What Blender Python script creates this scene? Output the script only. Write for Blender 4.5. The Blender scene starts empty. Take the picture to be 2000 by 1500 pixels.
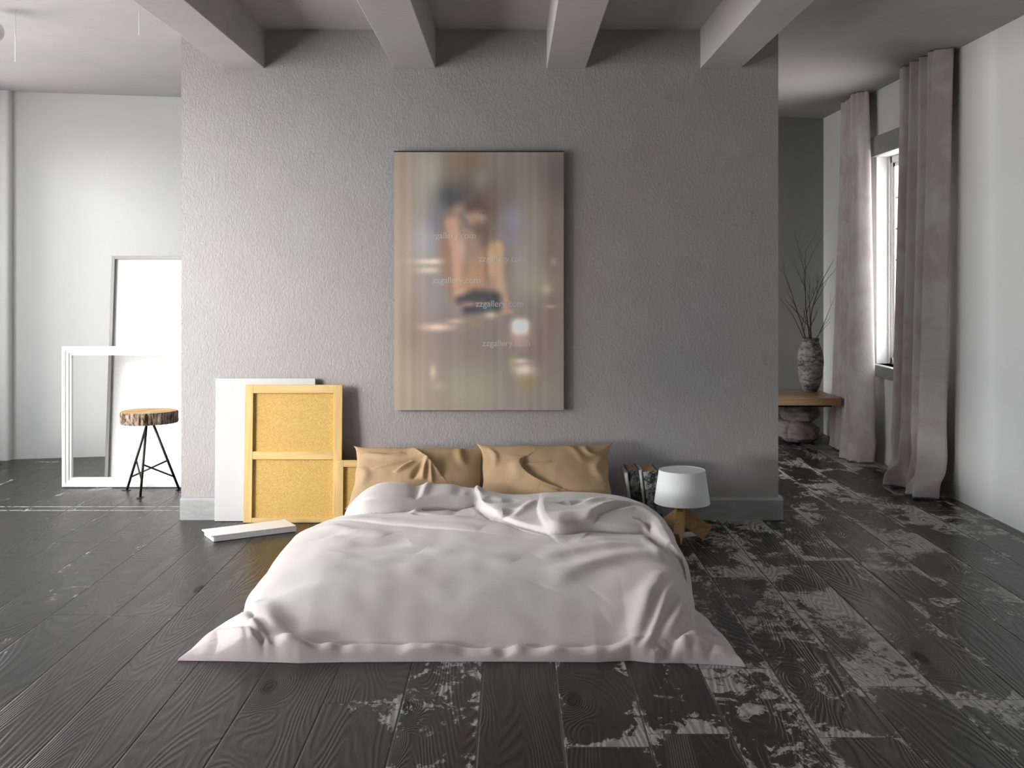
import bpy, math, random
import numpy as np
from mathutils import Vector, Matrix, noise as mnoise
S = bpy.context.scene
COL = S.collection
random.seed(4)

# ------------------------------------------------------------------ camera
EYE = 1.35; F = 2100.0; HY = 545.0            # eye height, focal length in px, horizon row (2000x1500)
cam_d = bpy.data.cameras.new('camera'); cam = bpy.data.objects.new('camera', cam_d); COL.objects.link(cam)
cam_d.sensor_width = 36; cam_d.lens = 36 * F / 2000
cam_d.shift_y = -(750 - HY) / 2000
cam_d.clip_start = 0.05
cam.location = (0, 0, EYE); cam.rotation_euler = (math.pi / 2, 0, 0)
S.camera = cam
def pz(px, py, z=0.0):                         # pixel -> world point at height z
    Y = F * (EYE - z) / (py - HY); return ((px - 1000) * Y / F, Y, z)
def pY(px, py, Y):                             # pixel -> world point at depth Y
    return ((px - 1000) * Y / F, Y, EYE - (py - HY) * Y / F)

# ------------------------------------------------------------------ light
S.view_settings.view_transform = 'Standard'; S.view_settings.look = 'None'
S.view_settings.gamma = 1.0; S.view_settings.use_curve_mapping = False
S.view_settings.exposure = 0.42
W = bpy.data.worlds.new('sky'); S.world = W; W.use_nodes = True
bg = W.node_tree.nodes['Background']; bg.inputs[0].default_value = (0.97, 0.985, 1.0, 1); bg.inputs[1].default_value = 7.6
# hazy sky: full brightness above the horizon, dimmer ground below it
wn = W.node_tree; _tc = wn.nodes.new('ShaderNodeTexCoord'); _sp = wn.nodes.new('ShaderNodeSeparateXYZ'); _mr = wn.nodes.new('ShaderNodeMapRange'); _cr = wn.nodes.new('ShaderNodeMix')
_cr.data_type = 'RGBA'; wn.links.new(_tc.outputs['Generated'], _sp.inputs[0]); wn.links.new(_sp.outputs[2], _mr.inputs[0]); _mr.inputs[1].default_value = -.12; _mr.inputs[2].default_value = .04
wn.links.new(_mr.outputs[0], _cr.inputs[0]); _cr.inputs[6].default_value = (1.0, .98, .96, 1); _cr.inputs[7].default_value = (.97, .985, 1.0, 1); wn.links.new(_cr.outputs[2], bg.inputs[0])
_l = bpy.data.lights.new('hazy_sun', 'SUN'); _l.energy = 4.4; _l.angle = math.radians(22); _l.color = (1.0, .975, .95)
_s = bpy.data.objects.new('hazy_sun', _l); COL.objects.link(_s); _s.location = (-8, 1, 5)
_s.rotation_euler = Vector((.76, .63, -.17)).to_track_quat('-Z', 'Y').to_euler()
LWX = -4.1                                     # window wall on the left
LWIN = [(0.7, 2.7, .15, .80), (3.15, 5.92, .25, 2.6), (6.8, 7.45, .25, 2.5)]  # first, low opening is added, unseen, to brighten the foot of the duvet
def portal(name, loc, rot, sx, sy):
    l = bpy.data.lights.new(name, 'AREA'); l.shape = 'RECTANGLE'; l.size = sx; l.size_y = sy
    l.cycles.is_portal = True
    o = bpy.data.objects.new(name, l); COL.objects.link(o); o.location = loc; o.rotation_euler = rot
for a, b, c, d in LWIN:
    portal('daylight_opening', (LWX - 0.01, (a + b) / 2, (c + d) / 2), (0, -math.pi / 2, 0), d - c, b - a)
portal('daylight_opening', (2.93, 7.44, 1.49), (0, math.pi / 2, 0), 1.55, 1.16)
cy = S.cycles
cy.use_denoising = True; cy.use_adaptive_sampling = True; cy.adaptive_threshold = .03; cy.adaptive_min_samples = 20; cy.max_bounces = 6; cy.diffuse_bounces = 3; cy.glossy_bounces = 3
cy.transparent_max_bounces = 8; cy.sample_clamp_indirect = 6; cy.caustics_reflective = False; cy.caustics_refractive = False

# ------------------------------------------------------------------ material helpers
class NT:
    def __init__(s, name):
        s.m = bpy.data.materials.new(name); s.m.use_nodes = True
        s.t = s.m.node_tree; s.N = s.t.nodes; s.L = s.t.links
        s.b = s.N['Principled BSDF']; s.out = s.N['Material Output']
        s.tc = s.N.new('ShaderNodeTexCoord')
    def put(s, sock, v):
        if v is None: return
        if isinstance(v, bpy.types.NodeSocket): s.L.new(v, sock)
        elif isinstance(v, (tuple, list)) and len(v) == 3 and sock.type == 'RGBA': sock.default_value = (*v, 1)
        else: sock.default_value = v
    def math(s, op, a, b=None, c=None, clamp=False):
        n = s.N.new('ShaderNodeMath'); n.operation = op; n.use_clamp = clamp
        s.put(n.inputs[0], a); s.put(n.inputs[1], b)
        if c is not None: s.put(n.inputs[2], c)
        return n.outputs[0]
    def sep(s, v):
        n = s.N.new('ShaderNodeSeparateXYZ'); s.L.new(v, n.inputs[0]); return n.outputs
    def comb(s, x=0., y=0., z=0.):
        n = s.N.new('ShaderNodeCombineXYZ'); s.put(n.inputs[0], x); s.put(n.inputs[1], y); s.put(n.inputs[2], z); return n.outputs[0]
    def map(s, v, scale=(1, 1, 1), loc=(0, 0, 0), rot=(0, 0, 0)):
        n = s.N.new('ShaderNodeMapping'); s.L.new(v, n.inputs[0]); n.inputs['Scale'].default_value = scale
        n.inputs['Location'].default_value = loc; n.inputs['Rotation'].default_value = rot; return n.outputs[0]
    def noise(s, v, scale=5., detail=2., rough=.5, dist=0., col=False):
        n = s.N.new('ShaderNodeTexNoise'); s.L.new(v, n.inputs['Vector']); n.inputs['Scale'].default_value = scale
        n.inputs['Detail'].default_value = detail; n.inputs['Roughness'].default_value = rough; n.inputs['Distortion'].default_value = dist
        return n.outputs[1 if col else 0]
    def vor(s, v, scale=5., feat='F1', out='Distance'):
        n = s.N.new('ShaderNodeTexVoronoi'); n.feature = feat; s.L.new(v, n.inputs['Vector']); n.inputs['Scale'].default_value = scale
        return n.outputs[out]
    def white(s, v):
        n = s.N.new('ShaderNodeTexWhiteNoise'); n.noise_dimensions = '3D'; s.L.new(v, n.inputs['Vector']); return n.outputs['Value']
    def ss(s, v, a, b, lo=0., hi=1.):
        n = s.N.new('ShaderNodeMapRange'); n.interpolation_type = 'SMOOTHSTEP'; s.put(n.inputs[0], v)
        n.inputs[1].default_value = a; n.inputs[2].default_value = b; n.inputs[3].default_value = lo; n.inputs[4].default_value = hi
        return n.outputs[0]
    def mix(s, f, a, b, mode='MIX'):
        n = s.N.new('ShaderNodeMix'); n.data_type = 'RGBA'; n.blend_type = mode
        s.put(n.inputs[0], f); s.put(n.inputs[6], a); s.put(n.inputs[7], b); return n.outputs[2]
    def bump(s, h, strength=.3, dist=.01, nrm=None):
        n = s.N.new('ShaderNodeBump'); n.inputs['Strength'].default_value = strength; n.inputs['Distance'].default_value = dist
        s.L.new(h, n.inputs['Height'])
        if nrm is not None: s.L.new(nrm, n.inputs['Normal'])
        return n.outputs[0]
    def fin(s, color=None, rough=None, normal=None, spec=None, metal=None, sheen=None):
        s.put(s.b.inputs['Base Color'], color); s.put(s.b.inputs['Roughness'], rough); s.put(s.b.inputs['Normal'], normal)
        s.put(s.b.inputs['Specular IOR Level'], spec); s.put(s.b.inputs['Metallic'], metal)
        if sheen is not None: s.b.inputs['Sheen Weight'].default_value = sheen; s.b.inputs['Sheen Roughness'].default_value = .4
        return s.m
def plain(name, col, rough=.6, metal=None, bumpy=0., spec=None, scale=60, vary=.06):
    t = NT(name); o = t.tc.outputs['Object']; n = t.noise(o, scale, 3)
    c = t.mix(n, tuple(x * (1 - vary) for x in col), tuple(min(1, x * (1 + vary)) for x in col))
    return t.fin(c, rough, t.bump(n, bumpy, .002) if bumpy else None, spec, metal)

def mat_plaster():
    t = NT('rough_plaster'); o = t.tc.outputs['Object']
    big = t.noise(o, .9, 3, .55); c = t.mix(t.ss(big, .3, .7), (.385, .355, .343), (.375, .372, .375))
    mid = t.noise(o, 5, 4, .6); c = t.mix(t.ss(mid, .3, .75), c, t.mix(.12, c, (.25, .24, .235)))
    sp = t.vor(t.map(o, (1, 1, .8)), 3.0); sp = t.math('MULTIPLY', t.ss(sp, .05, .02), t.ss(t.noise(o, 60, 2), .45, .6))
    c = t.mix(t.math('MULTIPLY', sp, .35), c, (.10, .095, .09))
    w = t.map(o, (1.25, 1, .75))
    h1 = t.noise(w, 66, 4, .6, .8); h2 = t.noise(w, 19, 3, .6, .8); h3 = t.noise(w, 130, 2, .6)
    h = t.math('ADD', t.math('ADD', t.math('MULTIPLY', t.ss(h1, .34, .70), .9), t.math('MULTIPLY', h2, .9)), t.math('MULTIPLY', h3, .35))
    return t.fin(c, .88, t.bump(h, .34, .005), .15)
def mat_concrete(name='smooth_concrete', a=(.46, .43, .42), b=(.41, .40, .40)):
    t = NT(name); o = t.tc.outputs['Object']
    big = t.noise(t.map(o, (.6, .5, 1)), 2.2, 4, .6); c = t.mix(t.ss(big, .3, .7), a, b)
    st = t.noise(t.map(o, (3, 16, 3)), 3, 4, .7); c = t.mix(t.ss(st, .57, .8), c, (.27, .26, .25))
    sp = t.noise(t.map(o, (4, 20, 4)), 9, 3, .8); c = t.mix(t.ss(sp, .70, .76), c, (.16, .15, .15))
    return t.fin(c, .85, t.bump(t.noise(o, 60, 3), .15, .003), .2)
def mat_paintwall(name, col):
    t = NT(name); o = t.tc.outputs['Object']; n = t.noise(o, 38, 3, .6); big = t.noise(o, 1.1, 3)
    c = t.mix(big, tuple(x * .97 for x in col), tuple(min(1, x * 1.03) for x in col))
    return t.fin(c, .8, t.bump(n, .3, .003), .2)

def mat_floor():
    t = NT('worn_black_planks'); o = t.tc.outputs['Object']; x, y, _ = t.sep(o)
    xs = t.math('DIVIDE', t.math('ADD', x, 40.1), .25); ix = t.math('FLOOR', xs); fx = t.math('FRACT', xs)
    r1 = t.white(t.comb(ix, 3., 1.)); ys = t.math('ADD', t.math('DIVIDE', y, 1.7), t.math('MULTIPLY', r1, 9.))
    iy = t.math('FLOOR', ys); fy = t.math('FRACT', ys)
    bid = t.white(t.comb(ix, iy, 7.)); bid2 = t.white(t.comb(iy, ix, 2.))
    off = t.math('MULTIPLY', bid, 57.)
    # knots
    kv = t.comb(t.math('ADD', t.math('MULTIPLY', x, 3.2), t.math('MULTIPLY', bid, 3.)), t.math('MULTIPLY', y, 1.25), off)
    kd = t.vor(kv, 1.0)
    # cathedral grain: contour lines of a stretched noise, pulled round the knots
    gv = t.comb(t.math('MULTIPLY', x, 5.2), t.math('MULTIPLY', y, .62), off)
    n1 = t.noise(gv, 1.0, 1.0, .4)
    kn = t.math('MULTIPLY', t.math('POWER', 2.718, t.math('MULTIPLY', t.math('MULTIPLY', kd, kd), -26.)), .42)
    wob = t.math('MULTIPLY', t.noise(t.comb(t.math('MULTIPLY', x, 40.), t.math('MULTIPLY', y, 5.), off), 1., 2.), .022)
    ph = t.math('ADD', t.math('ADD', n1, kn), wob)
    rings = t.math('FRACT', t.math('MULTIPLY', ph, 34.))
    line = t.ss(t.math('ABSOLUTE', t.math('SUBTRACT', rings, .5)), .10, .42)      # 0 in the groove
    fib = t.noise(t.comb(t.math('MULTIPLY', x, 260.), t.math('MULTIPLY', y, 7.), off), 1., 2., .6)
    # worn paint
    right = t.ss(x, -1.2, 1.0)
    pv = t.comb(t.math('MULTIPLY', x, 2.4), t.math('MULTIPLY', y, 1.7), t.math('MULTIPLY', bid2, 5.))
    p1 = t.noise(pv, 1., 3., .55, .6)
    p2 = t.noise(t.comb(t.math('MULTIPLY', x, 13.), t.math('MULTIPLY', y, 9.), off), 1., 5., .72, 1.2)
    p3 = t.noise(t.comb(t.math('MULTIPLY', x, 90.), t.math('MULTIPLY', y, 40.), 0.), 1., 3., .7)
    edge = t.ss(t.math('ABSOLUTE', t.math('SUBTRACT', fx, .5)), .30, .5, 0., .045)
    edge2 = t.ss(t.math('ABSOLUTE', t.math('SUBTRACT', fy, .5)), .44, .5, 0., .06)
    s_ = t.math('ADD', t.math('MULTIPLY', p1, .50), t.math('MULTIPLY', p2, .42))
    s_ = t.math('ADD', s_, t.math('MULTIPLY', p3, .13))
    s_ = t.math('ADD', s_, t.math('ADD', edge, edge2))
    s_ = t.math('ADD', s_, t.math('MULTIPLY', right, .105))
    s_ = t.math('ADD', s_, t.math('MULTIPLY', t.math('SUBTRACT', bid2, .5), .06))
    wear = t.ss(s_, .663, .688)
    wear = t.math('MULTIPLY', wear, t.math('ADD', .55, t.math('MULTIPLY', line, .35)))
    # paint scuffs running across the boards
    l1 = t.ss(t.math('ABSOLUTE', t.math('SUBTRACT', y, 6.275)), .010, .004)
    l2 = t.ss(t.math('ABSOLUTE', t.math('SUBTRACT', y, 6.375)), .010, .004)
    lm = t.math('MULTIPLY', t.ss(x, -1.6, -1.75), t.ss(p2, .36, .5))
    lm = t.math('ADD', lm, t.math('MULTIPLY', t.ss(x, 1.4, 1.6), .30))
    scuff = t.math('MULTIPLY', t.math('MAXIMUM', l1, t.math('MULTIPLY', l2, t.ss(x, 1.0, .9))), lm, clamp=True)
    wear = t.math('MAXIMUM', wear, scuff)
    base = t.mix(bid, (.006, .0059, .0058), (.016, .0142, .013))
    base = t.mix(t.math('MULTIPLY', line, .55), base, t.mix(.5, base, (.045, .042, .04)))
    base = t.mix(t.math('MULTIPLY', fib, .35), base, (.014, .013, .013))
    knot = t.ss(kd, .11, .05); base = t.mix(t.math('MULTIPLY', knot, .85), base, (.006, .006, .006))
    pc = t.mix(p3, (.30, .297, .29), (.62, .62, .61))
    c = t.mix(wear, base, pc)
    seam = t.math('MINIMUM', t.ss(t.math('ABSOLUTE', t.math('SUBTRACT', fx, .5)), .500, .478), t.ss(t.math('ABSOLUTE', t.math('SUBTRACT', fy, .5)), .5, .4985))
    c = t.mix(t.math('MULTIPLY', t.math('SUBTRACT', 1., seam), .9), c, (.004, .004, .004))
    rough = t.math('ADD', t.math('ADD', t.math('ADD', .25, t.math('MULTIPLY', knot, .3)), t.math('MULTIPLY', wear, .3)), t.math('MULTIPLY', p2, .16))
    h = t.math('ADD', t.math('MULTIPLY', line, .35), t.math('MULTIPLY', fib, .12))
    h = t.math('ADD', h, t.math('MULTIPLY', seam, 2.0)); h = t.math('ADD', h, t.math('MULTIPLY', wear, .10))
    return t.fin(c, rough, t.bump(h, .6, .0035), .50)

def mat_velvet(name, pink=(.72, .625, .61), grey=(.68, .67, .65), band=None, scale=1.3, zmode=False):
    t = NT(name); o = t.tc.outputs['Object']; x, y, z = t.sep(o)
    n = t.noise(o, scale, 4, .65, .4); f = t.ss(n, .42, .60)
    if band is not None:
        yy = t.math('ADD', y, t.math('MULTIPLY', t.math('SUBTRACT', t.noise(o, 2.0, 4, .7), .5), .16))
        b = t.math('MULTIPLY', t.ss(yy, band + .03, band - .03), .8)
        f = t.math('SUBTRACT', 1., t.math('MULTIPLY', t.math('SUBTRACT', 1., b), t.math('SUBTRACT', 1., t.math('MULTIPLY', f, .55))))
    c = t.mix(f, grey, pink)
    fine = t.noise(o, 420, 2, .7); c = t.mix(t.ss(fine, .3, .7, 0., .26), c, tuple(v * .62 for v in pink))
    wv = t.noise(o, 18, 4, .7); c = t.mix(t.ss(wv, .3, .7, 0., .10), c, tuple(min(1, v * 1.15) for v in grey))
    return t.fin(c, .85, t.bump(fine, .12, .0015), .12, sheen=.25)
def mat_wood(name, a, b, axis=0, rough=.5, scale=1.):
    t = NT(name); o = t.tc.outputs['Object']; sc = [26 * scale] * 3; sc[axis] = 1.6 * scale
    n = t.noise(t.map(o, sc), 1.6, 4, .6, .5); sc2 = [150 * scale] * 3; sc2[axis] = 5 * scale
    f = t.noise(t.map(o, sc2), 1., 3, .6)
    c = t.mix(t.ss(n, .3, .7), a, b); c = t.mix(t.ss(f, .45, .75, 0, .35), c, tuple(v * .6 for v in a))
    return t.fin(c, rough, t.bump(f, .1, .001), .35)
def mat_cork():
    t = NT('cork'); o = t.tc.outputs['Object']
    v = t.vor(o, 330, 'F1', 'Color'); s3 = t.sep(v)[0]
    c = t.mix(s3, (.50, .305, .085), (.66, .45, .165))
    n = t.noise(o, 190, 3, .7); c = t.mix(t.ss(n, .60, .70), c, (.28, .15, .04)); c = t.mix(t.ss(n, .36, .30), c, (.80, .62, .33))
    return t.fin(c, .9, t.bump(n, .3, .001), .15)
def mat_mottle(name, dark, light, scale, lo, hi, rough=.6, mp=(1, 1, 1), bumpy=.3):
    t = NT(name); o = t.map(t.tc.outputs['Object'], mp)
    n = t.math('ADD', t.math('MULTIPLY', t.noise(o, scale, 5, .75), .65), t.math('MULTIPLY', t.noise(o, scale * 6, 4, .8), .35))
    return t.fin(t.mix(t.ss(n, lo, hi), dark, light), rough, t.bump(n, bumpy, .004), .3)

M = {}
M['plaster'] = mat_plaster(); M['concrete'] = mat_concrete()
M['white_wall'] = mat_paintwall('white_wall_paint', (.80, .81, .805)); M['back_wall'] = mat_paintwall('soft_white_wall_paint', (.62, .63, .625)); M['dark_wall'] = mat_paintwall('grey_wall_paint', (.19, .185, .18))
M['floor'] = mat_floor(); M['shaded_wall'] = mat_paintwall('shade_toned_wall_paint', (.27, .275, .27))  # second wall tone: back wall darkened, shade painted into the colour
M['base'] = mat_mottle('painted_skirting', (.28, .285, .285), (.37, .38, .38), 6, .3, .7, .6, (1, 1, 4), .1)
M['velvet'] = mat_velvet('pink_grey_velvet', band=4.02); M['curtain'] = mat_velvet('curtain_velvet', (.58, .49, .475), (.655, .63, .61), scale=3.4)
M['pillow'] = plain('tan_linen', (.47, .33, .20), .9, bumpy=.3, spec=.1, scale=420, vary=.24)
M['sheet'] = plain('grey_sheet', (.30, .30, .30), .9)
M['white'] = plain('white_lacquer', (.82, .82, .82), .45); M['whitemat'] = plain('white_canvas', (.52, .525, .53), .8, bumpy=.1, scale=300)
M['poster'] = plain('white_panel', (.74, .74, .74), .7); M['greyframe'] = plain('grey_frame', (.30, .30, .29), .45)
M['blackmetal'] = plain('black_iron', (.012, .012, .012), .45, metal=.3)
M['pine'] = mat_wood('pine_lath', (.62, .42, .17), (.72, .51, .23), 2); M['pine_x'] = mat_wood('pine_lath_across', (.62, .42, .17), (.72, .51, .23), 0)
M['cork'] = mat_cork(); M['shade'] = plain('white_lamp_cloth', (.78, .79, .80), .85, bumpy=.1, scale=350)
M['oak'] = mat_wood('oak_plank', (.40, .22, .10), (.54, .33, .17), 0, .5, 1.6); M['oak_l'] = mat_wood('pale_oak_plank', (.58, .36, .16), (.68, .45, .22), 0, .5, 1.6)
M['table'] = mat_wood('oiled_table_top', (.38, .23, .12), (.52, .34, .19), 0, .4)
M['vase'] = mat_mottle('weathered_clay', (.075, .072, .07), (.46, .455, .45), 5, .40, .58, .8, (1, 1, 2.0), .5)
M['linen'] = plain('crumpled_linen', (.44, .38, .34), .9, bumpy=.2, scale=300)
M['branch'] = plain('dry_branch', (.045, .038, .035), .8); M['wire'] = plain('white_wire', (.85, .83, .82), .5)
M['spine_d'] = mat_mottle('worn_dark_cloth', (.015, .015, .015), (.22, .22, .22), 9, .44, .62, .6, (1.5, 1, 1), .2)
M['spine_m'] = mat_mottle('speckled_grey_cloth', (.02, .02, .02), (.35, .35, .35), 24, .45, .56, .6, (1, 1, 1), .2)
M['cover_w'] = mat_mottle('pale_book_cover', (.45, .45, .45), (.62, .62, .62), 8, .4, .6, .6); M['cover_k'] = plain('black_book_cover', (.015, .015, .015), .4)
M['page_t'] = mat_wood('brown_page_edges', (.36, .20, .10), (.48, .30, .17), 1, .8, 3.); M['page_w'] = plain('white_page_edges', (.66, .66, .64), .8)
M['bulb'] = plain('white_glass_globe', (.80, .74, .72), .2)
M['canvas_edge'] = plain('dark_canvas_edge', (.02, .018, .016), .7)
def mat_bark():
    t = NT('tree_bark'); o = t.tc.outputs['Object']; n = t.noise(t.map(o, (1, 1, .18)), 75, 4, .7, .5); n2 = t.noise(o, 30, 3)
    c = t.mix(t.ss(n, .40, .60), (.035, .022, .014), (.36, .27, .20)); c = t.mix(t.ss(n2, .5, .7, 0, .4), c, (.50, .42, .36))
    return t.fin(c, .9, t.bump(n, .8, .006), .1)
def mat_endgrain():
    t = NT('sawn_log_face'); o = t.tc.outputs['Object']; x, y, z = t.sep(o)
    r = t.math('SQRT', t.math('ADD', t.math('POWER', t.math('ADD', x, .03), 2.), t.math('POWER', y, 2.)))
    w = t.math('ADD', r, t.math('MULTIPLY', t.noise(o, 9, 2), .035)); s = t.math('SINE', t.math('MULTIPLY', w, 520.))
    c = t.mix(t.ss(s, -1, 1), (.52, .31, .11), (.66, .43, .18)); c = t.mix(t.ss(t.noise(o, 11, 3), .5, .66, 0, .6), c, (.34, .18, .05))
    return t.fin(c, .55, None, .3)
def mat_glass():
    t = NT('window_glass'); tr = t.N.new('ShaderNodeBsdfTransparent'); gl = t.N.new('ShaderNodeBsdfGlossy'); gl.inputs['Roughness'].default_value = .02
    mx = t.N.new('ShaderNodeMixShader'); mx.inputs[0].default_value = .06
    t.L.new(tr.outputs[0], mx.inputs[1]); t.L.new(gl.outputs[0], mx.inputs[2]); t.L.new(mx.outputs[0], t.out.inputs[0]); return t.m
M['bark'] = mat_bark(); M['endgrain'] = mat_endgrain(); M['glass'] = mat_glass()

# ------------------------------------------------------------------ mesh helpers
def link(name, verts, faces, mat, parent=None, smooth=False, local=False):
    me = bpy.data.meshes.new(name)
    off = Vector((0, 0, 0))
    if parent is not None and not local:
        p = parent
        while p is not None: off += p.location; p = p.parent
    me.from_pydata([tuple(Vector(v) - off) for v in verts], [], faces)
    if smooth: me.polygons.foreach_set('use_smooth', [True] * len(me.polygons))
    me.materials.append(mat); me.update()
    o = bpy.data.objects.new(name, me); COL.objects.link(o)
    if parent is not None: o.parent = parent
    return o
def link_np(name, P, Q, mat, parent=None, smooth=True):
    me = bpy.data.meshes.new(name); n = len(P); q = len(Q)
    off = np.zeros(3); p = parent
    while p is not None: off += np.array(p.location); p = p.parent
    me.vertices.add(n); me.vertices.foreach_set('co', (P - off).astype(np.float32).ravel())
    me.loops.add(q * 4); me.loops.foreach_set('vertex_index', Q.astype(np.int32).ravel())
    me.polygons.add(q); me.polygons.foreach_set('loop_start', np.arange(0, q * 4, 4, dtype=np.int32)); me.polygons.foreach_set('loop_total', np.full(q, 4, dtype=np.int32))
    me.materials.append(mat); me.update(calc_edges=True); me.validate()
    me.polygons.foreach_set('use_smooth', [smooth] * len(me.polygons))
    o = bpy.data.objects.new(name, me); COL.objects.link(o)
    if parent is not None: o.parent = parent
    return o
def gridq(nu, nv, wrap=False):
    i, j = np.meshgrid(np.arange(nv - 1), np.arange(nu if wrap else nu - 1), indexing='ij')
    a = i * nu + j; b = i * nu + (j + 1) % nu
    return np.stack([a, b, b + nu, a + nu], -1).reshape(-1, 4)
class MB:
    def __init__(s): s.v = []; s.f = []
    def add(s, v, f):
        k = len(s.v); s.v += [tuple(p) for p in v]; s.f += [tuple(i + k for i in q) for q in f]; return s
    def box(s, x0, x1, y0, y1, z0, z1, mtx=None, bev=0.0):
        v = [Vector(p) for p in ((x0, y0, z0), (x1, y0, z0), (x1, y1, z0), (x0, y1, z0), (x0, y0, z1), (x1, y0, z1), (x1, y1, z1), (x0, y1, z1))]
        if mtx: v = [mtx @ p for p in v]
        return s.add(v, [(0, 3, 2, 1), (4, 5, 6, 7), (0, 1, 5, 4), (1, 2, 6, 5), (2, 3, 7, 6), (3, 0, 4, 7)])
    def prism(s, pts2, f0, f1):               # pts2 polygon mapped by f0 / f1 to the two ends
        n = len(pts2); v = [f0(p) for p in pts2] + [f1(p) for p in pts2]
        return s.add(v, [tuple(range(n))[::-1], tuple(range(n, 2 * n))] + [(i, (i + 1) % n, n + (i + 1) % n, n + i) for i in range(n)])
    def tube(s, path, radii, n=8, caps=True):
        path = [Vector(p) for p in path]; m = len(path); rings = []
        up = Vector((.13, .27, 1)).normalized()
        for i, p in enumerate(path):
            d = (path[min(i + 1, m - 1)] - path[max(i - 1, 0)]).normalized()
            a = d.cross(up); a = a.normalized() if a.length > 1e-3 else d.cross(Vector((1, 0, 0))).normalized(); b = d.cross(a)
            r = radii[i] if isinstance(radii, (list, tuple)) else radii
            rings.append([p + (a * math.cos(2 * math.pi * k / n) + b * math.sin(2 * math.pi * k / n)) * r for k in range(n)])
        v = [q for r_ in rings for q in r_]
        f = [(i * n + k, i * n + (k + 1) % n, (i + 1) * n + (k + 1) % n, (i + 1) * n + k) for i in range(m - 1) for k in range(n)]
        if caps: f += [tuple(range(n))[::-1], tuple(range((m - 1) * n, m * n))]
        return s.add(v, f)
    def lathe(s, cx, cy_, prof, n=48, capb=True, capt=True):
        v = [(cx + r * math.cos(2 * math.pi * k / n), cy_ + r * math.sin(2 * math.pi * k / n), z) for r, z in prof for k in range(n)]
        m = len(prof); f = [(i * n + k, i * n + (k + 1) % n, (i + 1) * n + (k + 1) % n, (i + 1) * n + k) for i in range(m - 1) for k in range(n)]
        if capb: f.append(tuple(range(n))[::-1])
        if capt: f.append(tuple(range((m - 1) * n, m * n)))
        return s.add(v, f)
    def go(s, name, mat, parent=None, smooth=False, bevel=0.0, seg=2):
        o = link(name, s.v, s.f, mat, parent, smooth)
        if bevel:
            b = o.modifiers.new('bevel', 'BEVEL'); b.width = bevel; b.segments = seg; b.limit_method = 'ANGLE'; b.angle_limit = .6
        if smooth and not bevel:
            pass
        return o
def tag(o, label=None, cat=None, group=None, kind=None):
    if label: o['label'] = label
    if cat: o['category'] = cat
    if group: o['group'] = group
    if kind: o['kind'] = kind
    return o
def thing(name, loc, label, cat, group=None):
    o = bpy.data.objects.new(name, None); COL.objects.link(o); o.location = loc; o.empty_display_size = .1
    return tag(o, label, cat, group)
def struct(o): o['kind'] = 'structure'; return o
def autosmooth(o, deg=35):
    me = o.data; me.polygons.foreach_set('use_smooth', [True] * len(me.polygons)); me.set_sharp_from_angle(angle=math.radians(deg))

# ------------------------------------------------------------------ room shell
CEIL = 2.753; RX = 2.72; PY = 6.045
def back_y(x): return 8.05 + (x + 3.73) * .2078
struct(MB().box(LWX - .3, RX + .3, -1.2, 9.9, -.12, 0).go('floor', M['floor']))
struct(MB().box(LWX - .3, RX + .3, -1.2, 9.9, CEIL, CEIL + .15).go('ceiling', M['concrete']))
# back wall, slightly oblique; dimness of the right part is put into its colour
for x0, x1, mt, nm in ((LWX - .1, .2, 'back_wall', 'wall_back'), (.2, RX + .25, 'shaded_wall', 'wall_back_right')):
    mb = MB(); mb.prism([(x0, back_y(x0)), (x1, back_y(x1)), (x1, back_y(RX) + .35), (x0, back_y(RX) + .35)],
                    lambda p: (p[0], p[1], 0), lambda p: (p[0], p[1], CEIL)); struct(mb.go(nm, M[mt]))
mb = MB(); pts = [(LWX, 7.985), (-3.77, 7.985)]
for k in range(9): a = k / 8 * math.pi / 2; pts.append((-3.77 + .03 * math.sin(a), 8.015 - .03 * math.cos(a)))
pts += [(-3.74, 8.2), (LWX, 8.2)]
mb.prism(pts, lambda p: (p[0], p[1], 0), lambda p: (p[0], p[1], CEIL)); o = struct(mb.go('trim_corner_pier', M['white_wall'])); autosmooth(o, 50); o.name = 'trim_1'
struct(MB().box(LWX - .2, RX + .25, -1.2, -1.0, 0, CEIL).go('wall_front', M['dark_wall']))
# left wall with its tall openings and the added low one
mb = MB(); e = [-1.0] + [v for ab in LWIN for v in ab[:2]] + [8.6]
for i in range(0, len(e), 2): mb.box(LWX - .2, LWX, e[i], e[i + 1], 0, CEIL)
for a, b, LZ0, LZ1 in LWIN: mb.box(LWX - .2, LWX, a, b, 0, LZ0); mb.box(LWX - .2, LWX, a, b, LZ1, CEIL)
struct(mb.go('wall_left', M['white_wall']))
# right wall with the tall window
WY0, WY1, WZ0, WZ1 = 6.86, 8.02, .72, 2.26
mb = MB()
mb.box(RX, RX + .22, -1.0, WY0, 0, CEIL); mb.box(RX, RX + .22, WY1, back_y(RX) + .1, 0, CEIL)
mb.box(RX, RX + .22, WY0, WY1, 0, WZ0); mb.box(RX, RX + .22, WY0, WY1, WZ1, CEIL)
struct(mb.go('wall_right', M['white_wall']))
# partition with its skirting
PX0, PX1 = -1.860, 1.497
struct(MB().box(PX0, PX1, PY, PY + .2, 0, CEIL).go('wall_center', M['plaster']))
mb = MB(); H = .122
prof = [(0, 0), (0, H - .012), (.010, H), (.022, H + .003), (.022, 0)]
mb.prism([(PY - .022 + a, b) for a, b in prof], lambda p: (PX0, p[0], p[1]), lambda p: (PX1 + .022, p[0], p[1]))
mb.box(PX1, PX1 + .022, PY, PY + .2, 0, H); mb.box(PX0, PX1 + .022, PY + .2, PY + .222, 0, H)
struct(mb.go('baseboard_center', M['base']))
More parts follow.
